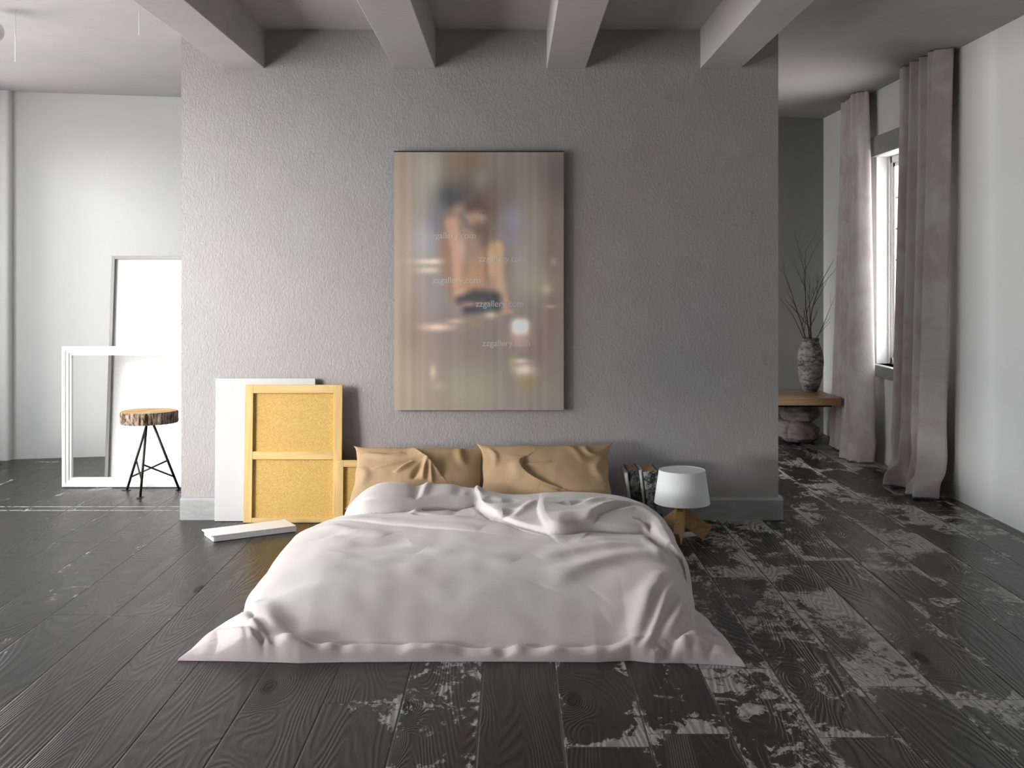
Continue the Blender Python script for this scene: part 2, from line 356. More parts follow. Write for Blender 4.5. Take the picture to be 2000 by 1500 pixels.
# ceiling beams
for k, (x0, x1) in enumerate(((439, 517), (770, 851), (1067.5, 1144), (1367.5, 1447))):
    X0 = (x0 - 1000) * PY / F; X1 = (x1 - 1000) * PY / F
    mb = MB().box(X0, X1, -1.0, PY - .0005, 2.535, CEIL + .01); o = mb.go('ceiling_beam', M['concrete'], bevel=.004)
    struct(o)

# ------------------------------------------------------------------ windows
def left_window(n, a, b, LZ0, LZ1):
    w = bpy.data.objects.new('window_%d' % n, None); COL.objects.link(w); w.location = (LWX - .1, a, LZ0); w['kind'] = 'structure'
    f = MB(); x0, x1 = LWX - .14, LWX - .09
    f.box(x0, x1, a, a + .05, LZ0, LZ1); f.box(x0, x1, b - .05, b, LZ0, LZ1); f.box(x0, x1, a, b, LZ0, LZ0 + .05); f.box(x0, x1, a, b, LZ1 - .05, LZ1)
    f.box(x0, x1, (a + b) / 2 - .02, (a + b) / 2 + .02, LZ0, LZ1); f.go('window_frame', M['white'], w)
for i, ab in enumerate(LWIN): left_window(i + 2, *ab)  # the first of these frames the added low fill opening
w = bpy.data.objects.new('window_1', None); COL.objects.link(w); w.location = (RX, WY1, WZ0); w['kind'] = 'structure'
mb = MB()   # surround: raised lintel and a chunky sill
mb.box(RX - .035, RX, WY0 - .1, WY1 + .10, WZ1, WZ1 + .145); mb.go('lintel', M['base'], w, bevel=.003)
MB().box(RX - .05, RX + .10, WY0 - .06, WY1 + .04, WZ0 - .085, WZ0).go('window_sill', M['base'], w, bevel=.004)
fx0, fx1 = RX + .095, RX + .145; mb = MB()
mb.box(fx0, fx1, WY1 - .055, WY1, WZ0, WZ1); mb.box(fx0, fx1, WY0, WY0 + .055, WZ0, WZ1)
mb.box(fx0, fx1, WY0, WY1, WZ0, WZ0 + .05); mb.box(fx0, fx1, WY0, WY1, WZ1 - .05, WZ1)
mb.box(fx0 - .012, fx0, WY1 - .03, WY1, WZ0, WZ1); mb.go('window_frame', M['white'], w, bevel=.004)
mb = MB(); s0, s1 = fx0 + .01, fx1 - .008
mb.box(s0, s1, WY1 - .085, WY1 - .055, WZ0 + .05, WZ1 - .05); mb.box(s0, s1, WY0 + .055, WY0 + .085, WZ0 + .05, WZ1 - .05)
mb.box(s0, s1, WY0 + .055, WY1 - .055, WZ0 + .05, WZ0 + .08); mb.box(s0, s1, WY0 + .055, WY1 - .055, WZ1 - .08, WZ1 - .05)
for k in range(1, 6): z = WZ0 + .08 + (WZ1 - WZ0 - .16) * k / 6; mb.box(s0 + .006, s1 - .004, WY0 + .08, WY1 - .08, z - .008, z + .008)
for k in range(1, 4): y = WY0 + .085 + (WY1 - WY0 - .17) * k / 4; mb.box(s0 + .006, s1 - .004, y - .008, y + .008, WZ0 + .08, WZ1 - .08)
mb.go('sash', M['white'], w)
MB().box(fx0 + .025, fx0 + .029, WY0 + .08, WY1 - .08, WZ0 + .07, WZ1 - .07).go('pane', M['glass'], w)

# ------------------------------------------------------------------ feature maths for cloth
def polydist(P, pts):
    pts = np.asarray(pts, float); seg = pts[1:] - pts[:-1]; ln = np.hypot(seg[:, 0], seg[:, 1]); cum = np.r_[0, np.cumsum(ln)]
    best = np.full(len(P), 1e9); sg = np.ones(len(P)); tt = np.zeros(len(P))
    for k in range(len(seg)):
        r = P - pts[k]; t = np.clip((r @ seg[k]) / (ln[k] ** 2 + 1e-12), 0, 1)
        q = r - t[:, None] * seg[k]; d = np.hypot(q[:, 0], q[:, 1]); m = d < best
        best[m] = d[m]; tt[m] = ((cum[k] + t * ln[k]) / cum[-1])[m]
        c = seg[k][0] * r[:, 1] - seg[k][1] * r[:, 0]; sg[m] = np.where(c >= 0, 1., -1.)[m]
    return best * sg, tt
def smooth(pts, it=2):
    pts = [tuple(p) for p in pts]
    for _ in range(it):
        o = [pts[0]]
        for a, b in zip(pts[:-1], pts[1:]): o += [tuple(.75 * u + .25 * v for u, v in zip(a, b)), tuple(.25 * u + .75 * v for u, v in zip(a, b))]
        o.append(pts[-1]); pts = o
    return pts
def ridge(P, pts, h, w, w2=None, taper=.6, sharp=2.0):
    d, t = polydist(P, smooth(pts)); w2 = w2 or w
    ww = np.where(d > 0, w, w2); return h * np.exp(-np.abs(d / ww) ** sharp) * np.sin(np.pi * np.clip(t, .002, .998)) ** taper
def lip(P, pts, h, w, dec, side=1, taper=.5):   # steep rounded step on one side that decays away from it
    d, t = polydist(P, smooth(pts)); d = d * side; q = np.clip(d / w, 0, 1)
    return h * np.sqrt(1 - (1 - q) ** 2) * np.exp(-np.clip(d - w, 0, 9) / dec) * np.sin(np.pi * np.clip(t, .01, .99)) ** taper
def fbm(P, s, seed=0., oct=2):
    out = np.empty(len(P))
    for i, p in enumerate(P): out[i] = mnoise.fractal((p[0] * s + seed, p[1] * s - seed, seed), 1.0, 2.0, oct)
    return out
def lowres_noise(X, Y, s, seed, oct=2, n=0):   # smooth band-limited noise: a sum of random sine waves
    rg = np.random.RandomState(int(seed * 1000) % 9999); out = np.zeros(len(X))
    for o_ in range(oct):
        f = s * 2.0 ** o_ * 2.4
        for k in range(9):
            a = rg.uniform(0, 2 * np.pi); q = f * rg.uniform(.55, 1.2); out += .26 * .5 ** o_ * np.sin(q * (np.cos(a) * X + np.sin(a) * Y) + rg.uniform(0, 6.28))
    return out
def ell(a, n=2.0): a = np.clip(a, 0, 1); return (1 - (1 - a) ** n) ** (1 / n)
def sst(x, a, b): t = np.clip((x - a) / (b - a), 0, 1); return t * t * (3 - 2 * t)
def PX(pts, z=.2): return [pz(x, y, z)[:2] for x, y in pts]

# ------------------------------------------------------------------ duvet
def smi(x, a, b): return sum(np.interp(x + o, a, b) for o in np.linspace(-.07, .07, 15)) / 15
def make_duvet():
    NU, NV = 520, 520
    # outline on the floor
    Ly = [3.78, 3.86, 3.95, 4.05, 4.14, 4.22, 4.32, 4.45, 4.6, 5.0, 5.25, 5.40, 5.50, 5.58, 5.66]
    Lx = [-1.185, -1.172, -1.155, -1.150, -1.125, -1.065, -1.082, -1.085, -1.085, -1.105, -1.10, -1.04, -.98, -.90, -.80]
    Ry = [3.735, 3.85, 3.95, 4.03, 4.10, 4.18, 4.26, 4.36, 4.45, 4.52, 4.62, 4.75, 4.90, 5.1, 5.25, 5.36, 5.46, 5.56, 5.66]
    Rx = [.812, .805, .805, .800, .782, .778, .765, .745, .738, .762, .772, .772, .768, .79, .785, .765, .70, .62, .54]
    Fx = [-1.19, -1.0, -.85, -.75, -.6, -.3, 0, .3, .42, .5, .6, .72, .82]
    Fy = [3.80, 3.795, 3.785, 3.775, 3.785, 3.79, 3.79, 3.785, 3.80, 3.775, 3.775, 3.76, 3.735]
    sv = np.linspace(0, 1, NU); sv = .5 - .5 * np.cos(np.pi * sv) * (.55 + .45 * np.abs(np.cos(np.pi * sv)))    # denser at the rims
    sv = np.clip((sv - sv[0]) / (sv[-1] - sv[0]), 0, 1)
    tv = np.linspace(0, 1, NV) ** 1.25
    U, T = np.meshgrid(sv, tv); U = U.ravel(); T = T.ravel()
    Xg = -1.18 + U * 2.0; Yf = np.interp(Xg, Fx, Fy); Yh = 5.66
    Y = Yf + T * (Yh - Yf)
    XL = np.interp(Y, Ly, Lx); XR = np.interp(Y, Ry, Rx); X = XL + U * (XR - XL)
    Yf = np.interp(X, Fx, Fy); Y = Yf + T * (Yh - Yf)
    P = np.stack([X, Y], 1)
    dl = X - XL; dr = XR - X; df = Y - Yf; dh = Yh - Y
    n1 = lowres_noise(X, Y, 2.2, 3.1); n2 = lowres_noise(X, Y, 7., 9.3, 3); n3 = lowres_noise(X, Y, 16., 5.3, 2, 120)
    # thin skirt lying on the floor
    rim = np.minimum(np.minimum(dl, dr), df); rw = .055 + .07 * sst(Y, 4.12, 3.9) * sst(np.minimum(dl, dr), .5, .1)
    sk = .030 * (1 + .9 * sst(Y, 4.25, 4.0) * np.exp(-((np.minimum(dl, dr) - .22) / .16) ** 2)) * ell(rim / rw) * (1 + (.05 + .10 * sst(rim, .10, 0)) * n2)
    # body over the mattress
    cl = sst(Y, 4.35, 3.95) * .20; cr = sst(Y, 4.45, 3.95) * .13 + .03 * np.exp(-((Y - 4.42) / .06) ** 2)
    wl = .40 - .06 * sst(Y, 5.2, 5.6); wr = .17 + .05 * n1
    H = .165 + .006 * n1 + .010 * np.sin(X * 2.2 + 1.) * sst(Y, 4.2, 4.8)
    qf = np.clip((df - .066) / .50, 0, 1); front = np.where(qf > 0, np.sin(qf * np.pi / 2) ** .9, 0)
    body = H * ell((dl - cl) / wl, 1.9) * ell((dr - cr) / wr, 2.2) * front
    z = sk + body
    # hem roll at the foot, with puckers
    hem = ell(df / .03) * sst(df, .085, .055)
    z = z + .011 * hem * (1 + .35 * np.sin(X * 43 + 2 * np.sin(X * 11)) + .6 * n2) * sst(np.abs(X + .1), 1.05, .8)
    z -= .009 * np.exp(-((df - .070) / .014) ** 2) * sst(np.abs(X + .15), .75, .5)
    pk = lowres_noise(X * 3.2, Y * .8, 5., 2.2, 2, 160)
    z += .009 * pk * sst(df, .10, .04) * sst(df, 0, .015)
    R = lambda pts, h, w, w2=None, zz=.2, tp=.6, sh=2.0: ridge(P, PX(pts, zz), h, w, w2, tp, sh)
    Lp = lambda pts, h, w, dec, side=1, zz=.2, tp=.5: lip(P, PX(pts, zz), h, w, dec, side, tp)
    # ---- the turned-back edge at the head
    lipL = [(640, 962), (668, 978), (692, 995), (760, 998), (820, 993), (870, 990), (915, 988), (930, 984), (939, 999), (971, 1018), (1000, 1031), (1030, 1038), (1062, 1045), (1084, 1050), (1110, 1049), (1140, 1042), (1170, 1040), (1200, 1041), (1240, 1040), (1262, 1037), (1300, 1060)]
    d, t = polydist(P, smooth(PX(lipL), 3)); d = np.clip(d, -1, 1)
    xx = X; hl = smi(xx, [-1.0, -.9, -.75, -.62, -.45, -.35, -.22, -.12, 0, .15, .3, .5, .62, .75], [.02, .07, .110, .122, .100, .110, .100, .060, .036, .042, .050, .042, .04, .02])
    wl_ = smi(xx, [-1, -.2, 0, .7], [.17, .15, .11, .09])
    col = hl * ell(d / wl_, 2.2)
    back = ell(dh / .16, 2.0)
    z = (z + col * sst(d, 0, .01)) * (.35 + .65 * back)
    # folds on the collar
    z += R([(805, 955), (818, 972), (828, 990)], -.018, .03, zz=.25) * (d > 0) + R([(850, 945), (825, 958), (800, 975)], .016, .022, zz=.28)
    z += R([(905, 950), (890, 965), (880, 985)], -.012, .03, zz=.27) + R([(930, 948), (935, 965), (930, 985)], .010, .025, zz=.26)
    z += Lp([(925, 950), (928, 978), (943, 997), (975, 1016), (1010, 1030), (1050, 1040)], .015, .016, .03, 1, .22)
    z -= R([(1010, 1005), (985, 1012), (965, 1008)], .020, .04, zz=.22)
    z += R([(945, 975), (975, 985), (1010, 978)], -.018, .03, zz=.24)
    z += Lp([(1054, 984), (1048, 1002), (1052, 1022), (1064, 1036), (1084, 1049)], .026, .030, .11, 1, .22, .6)
    z += R([(1044, 988), (1028, 1002), (1000, 1018)], .014, .026, zz=.22)
    z += Lp([(1150, 1038), (1172, 1020), (1195, 1003), (1235, 996), (1262, 997)], .030, .02, .06, 1, .22)
    z -= R([(1140, 1040), (1170, 1018), (1200, 1001), (1250, 994)], .016, .016, zz=.22)
    z += R([(1135, 1000), (1165, 985), (1205, 988)], .020, .05, zz=.24) - R([(1095, 990), (1120, 996), (1140, 985)], .020, .035, zz=.24)
    z += R([(1210, 1020), (1240, 1010), (1280, 1020), (1295, 1045)], .020, .03, zz=.2) - R([(1235, 1030), (1262, 1030), (1275, 1045), (1282, 1058)], .026, .016, zz=.2)
    z += R([(1100, 1012), (1090, 1035)], .012, .06, zz=.24)
    # ---- creases over the top
    z += Lp([(642, 1004), (690, 1012), (740, 1022), (800, 1028), (870, 1035), (935, 1042)], .016, .05, .10, 1, .2)
    z += R([(770, 996), (820, 1006), (900, 1018), (980, 1030), (1060, 1048), (1120, 1052)], .016, .05, .09)
    z -= R([(790, 999), (812, 1005), (835, 1011)], .010, .02)
    z -= R([(905, 1012), (940, 1022), (960, 1012)], .010, .05)
    z += R([(820, 1075), (880, 1080), (960, 1086), (1010, 1092)], .010, .07)
    z += R([(640, 1040), (700, 1035), (760, 1043)], .010, .05) + R([(660, 1075), (720, 1060), (800, 1055)], -.010, .08)
    z += R([(620, 1015), (650, 1022), (690, 1032)], .014, .035) - R([(610, 1040), (650, 1034), (700, 1045)], .010, .04)
    z += R([(1300, 1085), (1240, 1084), (1170, 1096), (1110, 1112), (1070, 1128)], .020, .05, .09)
    z += R([(1270, 1066), (1210, 1066), (1130, 1075), (1050, 1086)], .014, .045, .08)
    z += R([(1250, 1056), (1190, 1056), (1120, 1064)], .008, .04)
    z += R([(1300, 1120), (1240, 1122), (1170, 1136)], .012, .06, .09) + R([(1310, 1144), (1250, 1142), (1180, 1152)], .008, .05)
    z += R([(1240, 1060), (1275, 1080), (1300, 1110)], .012, .03, zz=.17) - R([(1262, 1064), (1290, 1085), (1312, 1112)], .012, .02, zz=.15)
    z += R([(1280, 1058), (1300, 1078), (1316, 1100)], .012, .02, zz=.12)
    # ---- left foot corner
    z += R([(500, 1158), (478, 1185), (484, 1218), (515, 1246), (556, 1270)], .046, .055, .055, zz=.10, tp=.5)
    z += R([(520, 1180), (520, 1205), (560, 1230), (620, 1248), (690, 1262)], .026, .045, .035, zz=.10)
    z -= R([(494, 1184), (520, 1208), (560, 1236), (620, 1248)], .014, .018, zz=.13)
    z -= R([(424, 1214), (458, 1228), (492, 1246), (520, 1262), (542, 1278)], .026, .020, .030, zz=.06, tp=.4)
    z += R([(398, 1250), (424, 1228), (470, 1252), (510, 1276)], .026, .05, .05, zz=.05, tp=.5)
    z -= R([(474, 1252), (482, 1268), (490, 1288)], .010, .012, zz=.04) + R([(505, 1258), (516, 1272), (524, 1288)], .011, .010, zz=.04)
    z += R([(545, 1262), (565, 1274), (574, 1288)], .010, .018, zz=.04)
    # ---- right foot corner
    z += R([(1300, 1160), (1272, 1195), (1240, 1232), (1200, 1258), (1150, 1272)], .032, .032, .05, zz=.10)
    z -= R([(1292, 1172), (1262, 1200), (1228, 1228)], .012, .025, zz=.14)
    z += R([(1326, 1180), (1304, 1210), (1278, 1238), (1238, 1258), (1195, 1270)], .032, .026, .028, zz=.08)
    z -= R([(1318, 1205), (1296, 1235), (1256, 1262)], .013, .016, zz=.07)
    z += R([(1344, 1195), (1338, 1225), (1305, 1252), (1265, 1274)], .028, .026, .03, zz=.06)
    z -= R([(1398, 1228), (1355, 1242), (1322, 1254), (1290, 1274)], .020, .018, .03, zz=.05, tp=.4)
    z += R([(1400, 1244), (1360, 1256), (1325, 1270)], .022, .05, .05, zz=.04)
    z -= R([(1352, 1262), (1350, 1276), (1358, 1290)], .010, .016, zz=.03) + R([(1390, 1262), (1384, 1276), (1388, 1292)], .008, .014, zz=.03)
    z -= R([(1275, 1282), (1292, 1276), (1305, 1292)], .018, .014, zz=.02)
    z += .0005 * n3 + .0014 * n2 * sst(rim, 0, .1)
    edge = ell(rim / .014)
    z = np.maximum(z, .012 + .0 * z) * np.where(rim < .014, edge, 1) + .001
    ov = .040 * np.exp(-((d - .035) / .030) ** 2) * (d > -.004) * np.clip(hl / .08, 0, 1.2)
    z -= .012 * np.exp(-((d + .012) / .016) ** 2) * (d < .01)
    Y = Y - ov
    V = np.stack([X, Y, z], 1)
    # underside ring: tuck the rim inward a little on the floor
    o = link_np('duvet', V, gridq(NU, NV), M['velvet'])
    tag(o, 'crumpled pink and grey velvet duvet spread over the low floor bed', 'duvet')
    return o
make_duvet()
# mattress (barely seen between duvet and pillows)
o = MB().box(-.78, .50, 4.25, 5.88, 0.0, .145).go('mattress', M['sheet'], bevel=.03, seg=4); autosmooth(o)
tag(o, 'low grey mattress on the dark floor beneath the velvet duvet', 'mattress')

# ------------------------------------------------------------------ pillows
def pillow(base, w, h, th, tilt, yaw, roll, feats, seed, label, ears):
    n, m = 190, 130
    u, v = np.meshgrid(np.linspace(-1, 1, n), np.linspace(-1, 1, m)); u = u.ravel(); v = v.ravel()
    u = np.sin(u * math.pi / 2) * .4 + u * .6; v = np.sin(v * math.pi / 2) * .4 + v * .6
    # outline: sides pull inwards, corners stay out as ears
    ex = 1 - .045 * (1 - v ** 2) ** 1.0 - 0.02 * np.cos(v * 9 + seed) * .3; ey = 1 - .07 * (1 - np.abs(u) ** 2.5) - .012 * np.sin(u * 8 + seed)
    cor = (np.abs(u) * np.abs(v)) ** 14
    X = u * w / 2 * (ex + ears * cor); Z = v * h / 2 * (ey + ears * cor)
    t = th / 2 * ell(1 - np.abs(u), 1.9) ** .9 * ell(1 - np.abs(v), 1.9) ** .9
    nz = lowres_noise(X, Z, 9., seed, 3, 60); t0 = t * (1 + .05 * nz)
    P = np.stack([u, v], 1); add = np.zeros(len(u))
    for f in feats:
        add += (ridge(P, f[1], f[2], f[3], f[3]) if f[0] == 'r' else lip(P, f[1], f[2], f[3], f[4], f[5]))
    env = ell((1 - np.abs(u)) / .15) * ell((1 - np.abs(v)) / .2)
    front = t0 + add * env
    A = np.stack([X, -front, Z], 1); B = np.stack([X, t0 * .8, Z], 1)
    V = np.r_[A, B]; Q = gridq(n, m); Q2 = Q[:, ::-1] + n * m
    rim = []
    idx = lambda i, j: i * n + j
    for j in range(n - 1):
        rim.append((idx(0, j + 1), idx(0, j), idx(0, j) + n * m, idx(0, j + 1) + n * m)); rim.append((idx(m - 1, j), idx(m - 1, j + 1), idx(m - 1, j + 1) + n * m, idx(m - 1, j) + n * m))
    for i in range(m - 1):
        rim.append((idx(i, 0), idx(i + 1, 0), idx(i + 1, 0) + n * m, idx(i, 0) + n * m)); rim.append((idx(i + 1, n - 1), idx(i, n - 1), idx(i, n - 1) + n * m, idx(i + 1, n - 1) + n * m))
    Q = np.r_[Q, Q2, np.array(rim)]
    # seam thickness
    V[:n * m, 1] -= .003; V[n * m:, 1] += .003
    Mx = np.array((Matrix.Rotation(yaw, 3, 'Z') @ Matrix.Rotation(-tilt, 3, 'X') @ Matrix.Rotation(roll, 3, 'Y')))
    V = V @ Mx.T + np.array(base)
    o = link_np('pillow', V, Q, M['pillow']); tag(o, label, 'pillow'); return o
fR = [('l', [(-.28, .42), (-.38, .25), (-.38, 0), (-.25, -.25), (0, -.48), (.25, -.6)], .030, .035, .16, -1),
      ('r', [(-.36, .15), (-.1, .12), (.1, .2)], .010, .04), ('r', [(-.45, .3), (-.5, 0), (-.4, -.35)], .014, .09),
      ('r', [(.98, .5), (.75, .1), (.95, -.3)], .018, .10), ('r', [(.6, .9), (.7, .5), (.9, .6)], .012, .06), ('r', [(.55, -.95), (.2, -.75), (-.1, -.6)], .014, .07),
      ('r', [(-.9, .9), (-.78, .5), (-.82, .1)], .012, .06), ('r', [(.3, .98), (.5, .6), (.6, .2)], .008, .08)]
fL = [('l', [(-.12, .95), (.0, .7), (.15, .35), (.32, 0), (.42, -.25)], .034, .04, .12, -1), ('r', [(-.9, .7), (-.5, .45), (-.2, .6)], .012, .09),
      ('r', [(-.75, .05), (-.35, .18), (.0, .32), (.18, .35)], .018, .06), ('r', [(-.35, -.15), (-.18, .05), (-.05, .22)], .022, .045), ('r', [(.10, -.4), (.12, 0), (.16, .32)], .028, .04),
      ('r', [(-.05, -.4), (.0, -.1), (.1, .2)], -.022, .05), ('r', [(.25, -.5), (.22, -.1), (.2, .2)], .018, .035), ('r', [(.6, .98), (.65, .6), (.72, .2)], .014, .08), ('r', [(-.95, .2), (-.8, -.1), (-.9, -.5)], .014, .09)]
TILT = math.radians(48)
pillow((-.502, 5.745, .290), .700, .40, .155, TILT, 0, math.radians(0.5), fL, 2.3, 'tan linen pillow with a long diagonal crease, nearer the cork boards', .05)
pillow((.180, 5.725, .292), .700, .44, .165, TILT, math.radians(-1), math.radians(-1), fR, 7.1, 'tan linen pillow with a curved dent, nearer the stack of books', .06)

# ------------------------------------------------------------------ painting
def make_painting():
    x0, _, z1 = pY(769.5, 295, 6.012); x1, _, z0 = pY(1101, 801, 6.012)
    root = thing('painting', ((x0 + x1) / 2, 6.042, z0), 'tall blurred picture of a seated person hanging on the grey plaster wall', 'painting')
    MB().box(x0, x1, 6.0135, 6.043, z0, z1).go('stretcher', M['canvas_edge'], root)
    MB().box(x0, x1, 6.010, 6.0137, z1 - .006, z1 + .001).go('top_edge', M['canvas_edge'], root)
    nx, ny = 250, 375
    U, V = np.meshgrid(np.linspace(0, 1, nx), np.linspace(0, 1, ny)); gx = U.ravel() * 1000; gy = V.ravel() * 1500    # picture coords: x right, y down
    G = np.stack([x0 + U.ravel() * (x1 - x0), np.full(nx * ny, 6.0120), z1 - V.ravel() * (z1 - z0)], 1)
    C = np.tile(np.array([118., 107, 99]), (nx * ny, 1))
    def blob(cx, cy_, rx, ry, c, a, p=2.0):
        k = a * np.exp(-(np.abs((gx - cx) / rx) ** p + np.abs((gy - cy_) / ry) ** p)); C[:] = C * (1 - k[:, None]) + np.array(c) * k[:, None]
    def stroke(pts, rad, c, a, soft=14):
        soft *= 1.5
        best = np.full(nx * ny, -1e9)
        for (p, q, r0, r1) in zip(pts[:-1], pts[1:], rad[:-1], rad[1:]):
            p = np.array(p, float); q = np.array(q, float); s = q - p; r = np.stack([gx, gy], 1) - p; t = np.clip(r @ s / (s @ s), 0, 1)
            d = np.hypot(*(r - t[:, None] * s).T); best = np.maximum(best, (r0 + (r1 - r0) * t) - d)
        k = a * sst(best, -soft, soft); C[:] = C * (1 - k[:, None]) + np.array(c) * k[:, None]
    b = blob
    b(60, 500, 90, 900, (138, 116, 98), .7); b(60, 1300, 100, 300, (130, 116, 92), .6); b(140, 150, 60, 200, (128, 122, 112), .7); b(230, 150, 60, 160, (138, 142, 126), .7)
    b(430, 60, 120, 110, (112, 90, 70), .8); b(420, 240, 160, 110, (84, 76, 72), .8); b(800, 160, 180, 180, (116, 104, 94), .7); b(950, 150, 80, 160, (90, 76, 74), .8)
    b(350, 280, 90, 90, (66, 70, 72), .7); b(250, 450, 70, 120, (92, 98, 112), .6); b(180, 520, 90, 130, (136, 138, 146), .6); b(520, 170, 50, 60, (124, 122, 112), .7)
    b(560, 330, 120, 170, (92, 74, 64), .7); b(700, 400, 70, 90, (118, 120, 142), .8); b(700, 520, 80, 60, (116, 112, 128), .7); b(830, 500, 70, 300, (134, 126, 114), .7)
    b(930, 700, 50, 500, (112, 92, 80), .7); b(830, 760, 110, 90, (146, 138, 120), .6); b(250, 640, 120, 18, (196, 178, 158), .8); b(210, 690, 70, 20, (190, 172, 156), .7)
    b(480, 640, 120, 14, (176, 156, 136), .5); b(250, 850, 110, 120, (116, 112, 112), .7); b(300, 1000, 100, 120, (112, 100, 98), .7); b(520, 1100, 260, 160, (104, 92, 84), .7)
    b(110, 1050, 80, 160, (110, 88, 80), .6); b(760, 640, 60, 120, (142, 132, 122), .5)
    b(340, 270, 70, 60, (60, 64, 68), .6); b(270, 400, 50, 110, (84, 86, 100), .5)
    # seated figure, soft focus
    sk = (152, 116, 92)
    stroke([(350, 400), (330, 520), (350, 680), (400, 800)], [56, 66, 72, 80], (132, 100, 80), .9, 30)
    stroke([(390, 350), (460, 400), (460, 560), (440, 640)], [40, 46, 52, 50], (138, 108, 90), .85, 26)
    stroke([(340, 420), (365, 560), (375, 700), (380, 830)], [36, 30, 26, 24], (166, 124, 100), .9, 16)
    stroke([(440, 800), (520, 660), (600, 560)], [66, 60, 44], (150, 112, 84), .95, 18)
    stroke([(605, 570), (600, 700), (640, 860)], [42, 42, 26], (166, 132, 100), .95, 16)
    stroke([(640, 870), (650, 920), (690, 930)], [26, 24, 12], (158, 122, 100), .9, 14)
    stroke([(400, 830), (430, 850), (440, 880)], [30, 30, 24], (172, 128, 112), .9, 14)
    b(570, 780, 60, 60, (150, 104, 92), .6); b(400, 560, 24, 60, (178, 150, 134), .5); b(545, 650, 20, 110, (110, 80, 62), .45); b(565, 600, 16, 100, (188, 152, 112), .4)
    stroke([(390, 860), (480, 840), (600, 850), (610, 900), (430, 920)], [24, 40, 34, 26, 24], (58, 58, 62), .9, 20); b(560, 915, 40, 14, (62, 90, 98), .7)
    stroke([(400, 370), (430, 430), (470, 450)], [18, 14, 12], (84, 84, 96), .5, 12)
    stroke([(465, 365), (512, 385), (500, 425)], [36, 30, 16], (150, 118, 98), .85, 20)
    stroke([(450, 325), (500, 305), (540, 335)], [30, 40, 18], (84, 66, 58), .9, 26); b(530, 360, 24, 8, (96, 70, 58), .6); b(500, 450, 30, 40, (78, 60, 54), .6); b(540, 490, 40, 70, (84, 66, 56), .6)
    # dappled light below
    b(260, 1020, 90, 22, (196, 164, 140), .8); b(360, 985, 50, 16, (180, 150, 128), .6); b(570, 950, 34, 20, (184, 156, 130), .7); b(470, 1000, 40, 24, (130, 104, 84), .6)
    b(745, 1020, 52, 46, (232, 216, 206), 1.0, 3); b(745, 1085, 70, 50, (176, 138, 124), .6); b(700, 1220, 26, 44, (132, 128, 78), .8); b(770, 1270, 56, 36, (214, 194, 178), .9)
    b(750, 1215, 44, 14, (196, 170, 150), .7); b(780, 1340, 60, 70, (128, 116, 78), .7); b(230, 1280, 20, 40, (184, 158, 130), .6); b(260, 1360, 40, 20, (160, 138, 106), .5)
    b(440, 1380, 160, 120, (126, 122, 100), .6); b(900, 800, 30, 30, (182, 158, 128), .6); b(940, 640, 20, 24, (168, 146, 118), .5); b(920, 900, 34, 10, (170, 148, 120), .6)
    b(900, 1380, 60, 50, (124, 114, 90), .5); b(860, 1110, 60, 120, (112, 90, 84), .5); b(30, 1450, 300, 60, (124, 112, 90), .4)
    for i in range(60):                               # vertical smears of the soft focus
        xx_ = random.random() * 1000; s_ = random.choice((-1, 1)) * 3
        k = np.exp(-((gx - xx_) / 16) ** 2) * .6; C[:] = C + (k * s_)[:, None]
    C = C * .74 + C.mean(1, keepdims=True) * .26; lin = np.clip(C / 255., 0, 1) ** 2.2 * 2.3
    me_o = link_np('canvas', G, gridq(nx, ny)[:, ::-1], bpy.data.materials.new('soft_focus_print'), root)
    me = me_o.data; at = me.color_attributes.new('print', 'FLOAT_COLOR', 'POINT')
    at.data.foreach_set('color', np.c_[np.clip(lin, 0, .95), np.ones(nx * ny)].astype(np.float32).ravel())
    t = NT('soft_focus_print'); a = t.N.new('ShaderNodeVertexColor'); a.layer_name = 'print'
    c = t.mix(t.ss(t.noise(t.tc.outputs['Object'], 160, 2), .3, .7, 0, .06), a.outputs[0], (.1, .1, .1)); me.materials[0] = t.fin(c, .6, None, .25)
    ink = NT('pale_translucent_ink'); tr = ink.N.new('ShaderNodeBsdfTransparent'); mx = ink.N.new('ShaderNodeMixShader'); mx.inputs[0].default_value = .48
    ink.b.inputs['Base Color'].default_value = (.92, .92, .92, 1); ink.b.inputs['Roughness'].default_value = .7
    ink.L.new(tr.outputs[0], mx.inputs[1]); ink.L.new(ink.b.outputs[0], mx.inputs[2]); ink.L.new(mx.outputs[0], ink.out.inputs[0])
    for px, py in ((836, 468), (935, 513), (845, 555), (929, 601), (942, 678)):
        cu = bpy.data.curves.new('printed_lettering', 'FONT'); cu.body = 'zzgallery.com'; cu.size = .0475; cu.space_character = .98
        tmp = bpy.data.objects.new('tmp', cu); COL.objects.link(tmp); bpy.context.view_layer.update()
        me2 = bpy.data.meshes.new_from_object(tmp); w_ = max(v.co.x for v in me2.vertices); k = 93 * 6.0105 / F / w_
        X, Y, Z = pY(px, py - 2, 6.0108)
        vs = [Vector((X + v.co.x * k, 6.0108, Z + v.co.y * k)) for v in me2.vertices]; fs = [tuple(p.vertices) for p in me2.polygons]
        bpy.data.objects.remove(tmp); link('printed_lettering', vs, fs, ink.m, root)
make_painting()

# ------------------------------------------------------------------ boards leaning on the partition
def lean(x0, y_foot, y_top, height):             # matrix: local x right, y depth (front = 0), z up the board
    a = math.asin((y_top - y_foot) / height)
    return Matrix.Translation((x0, y_foot, 0)) @ Matrix.Rotation(-a, 4, 'X')
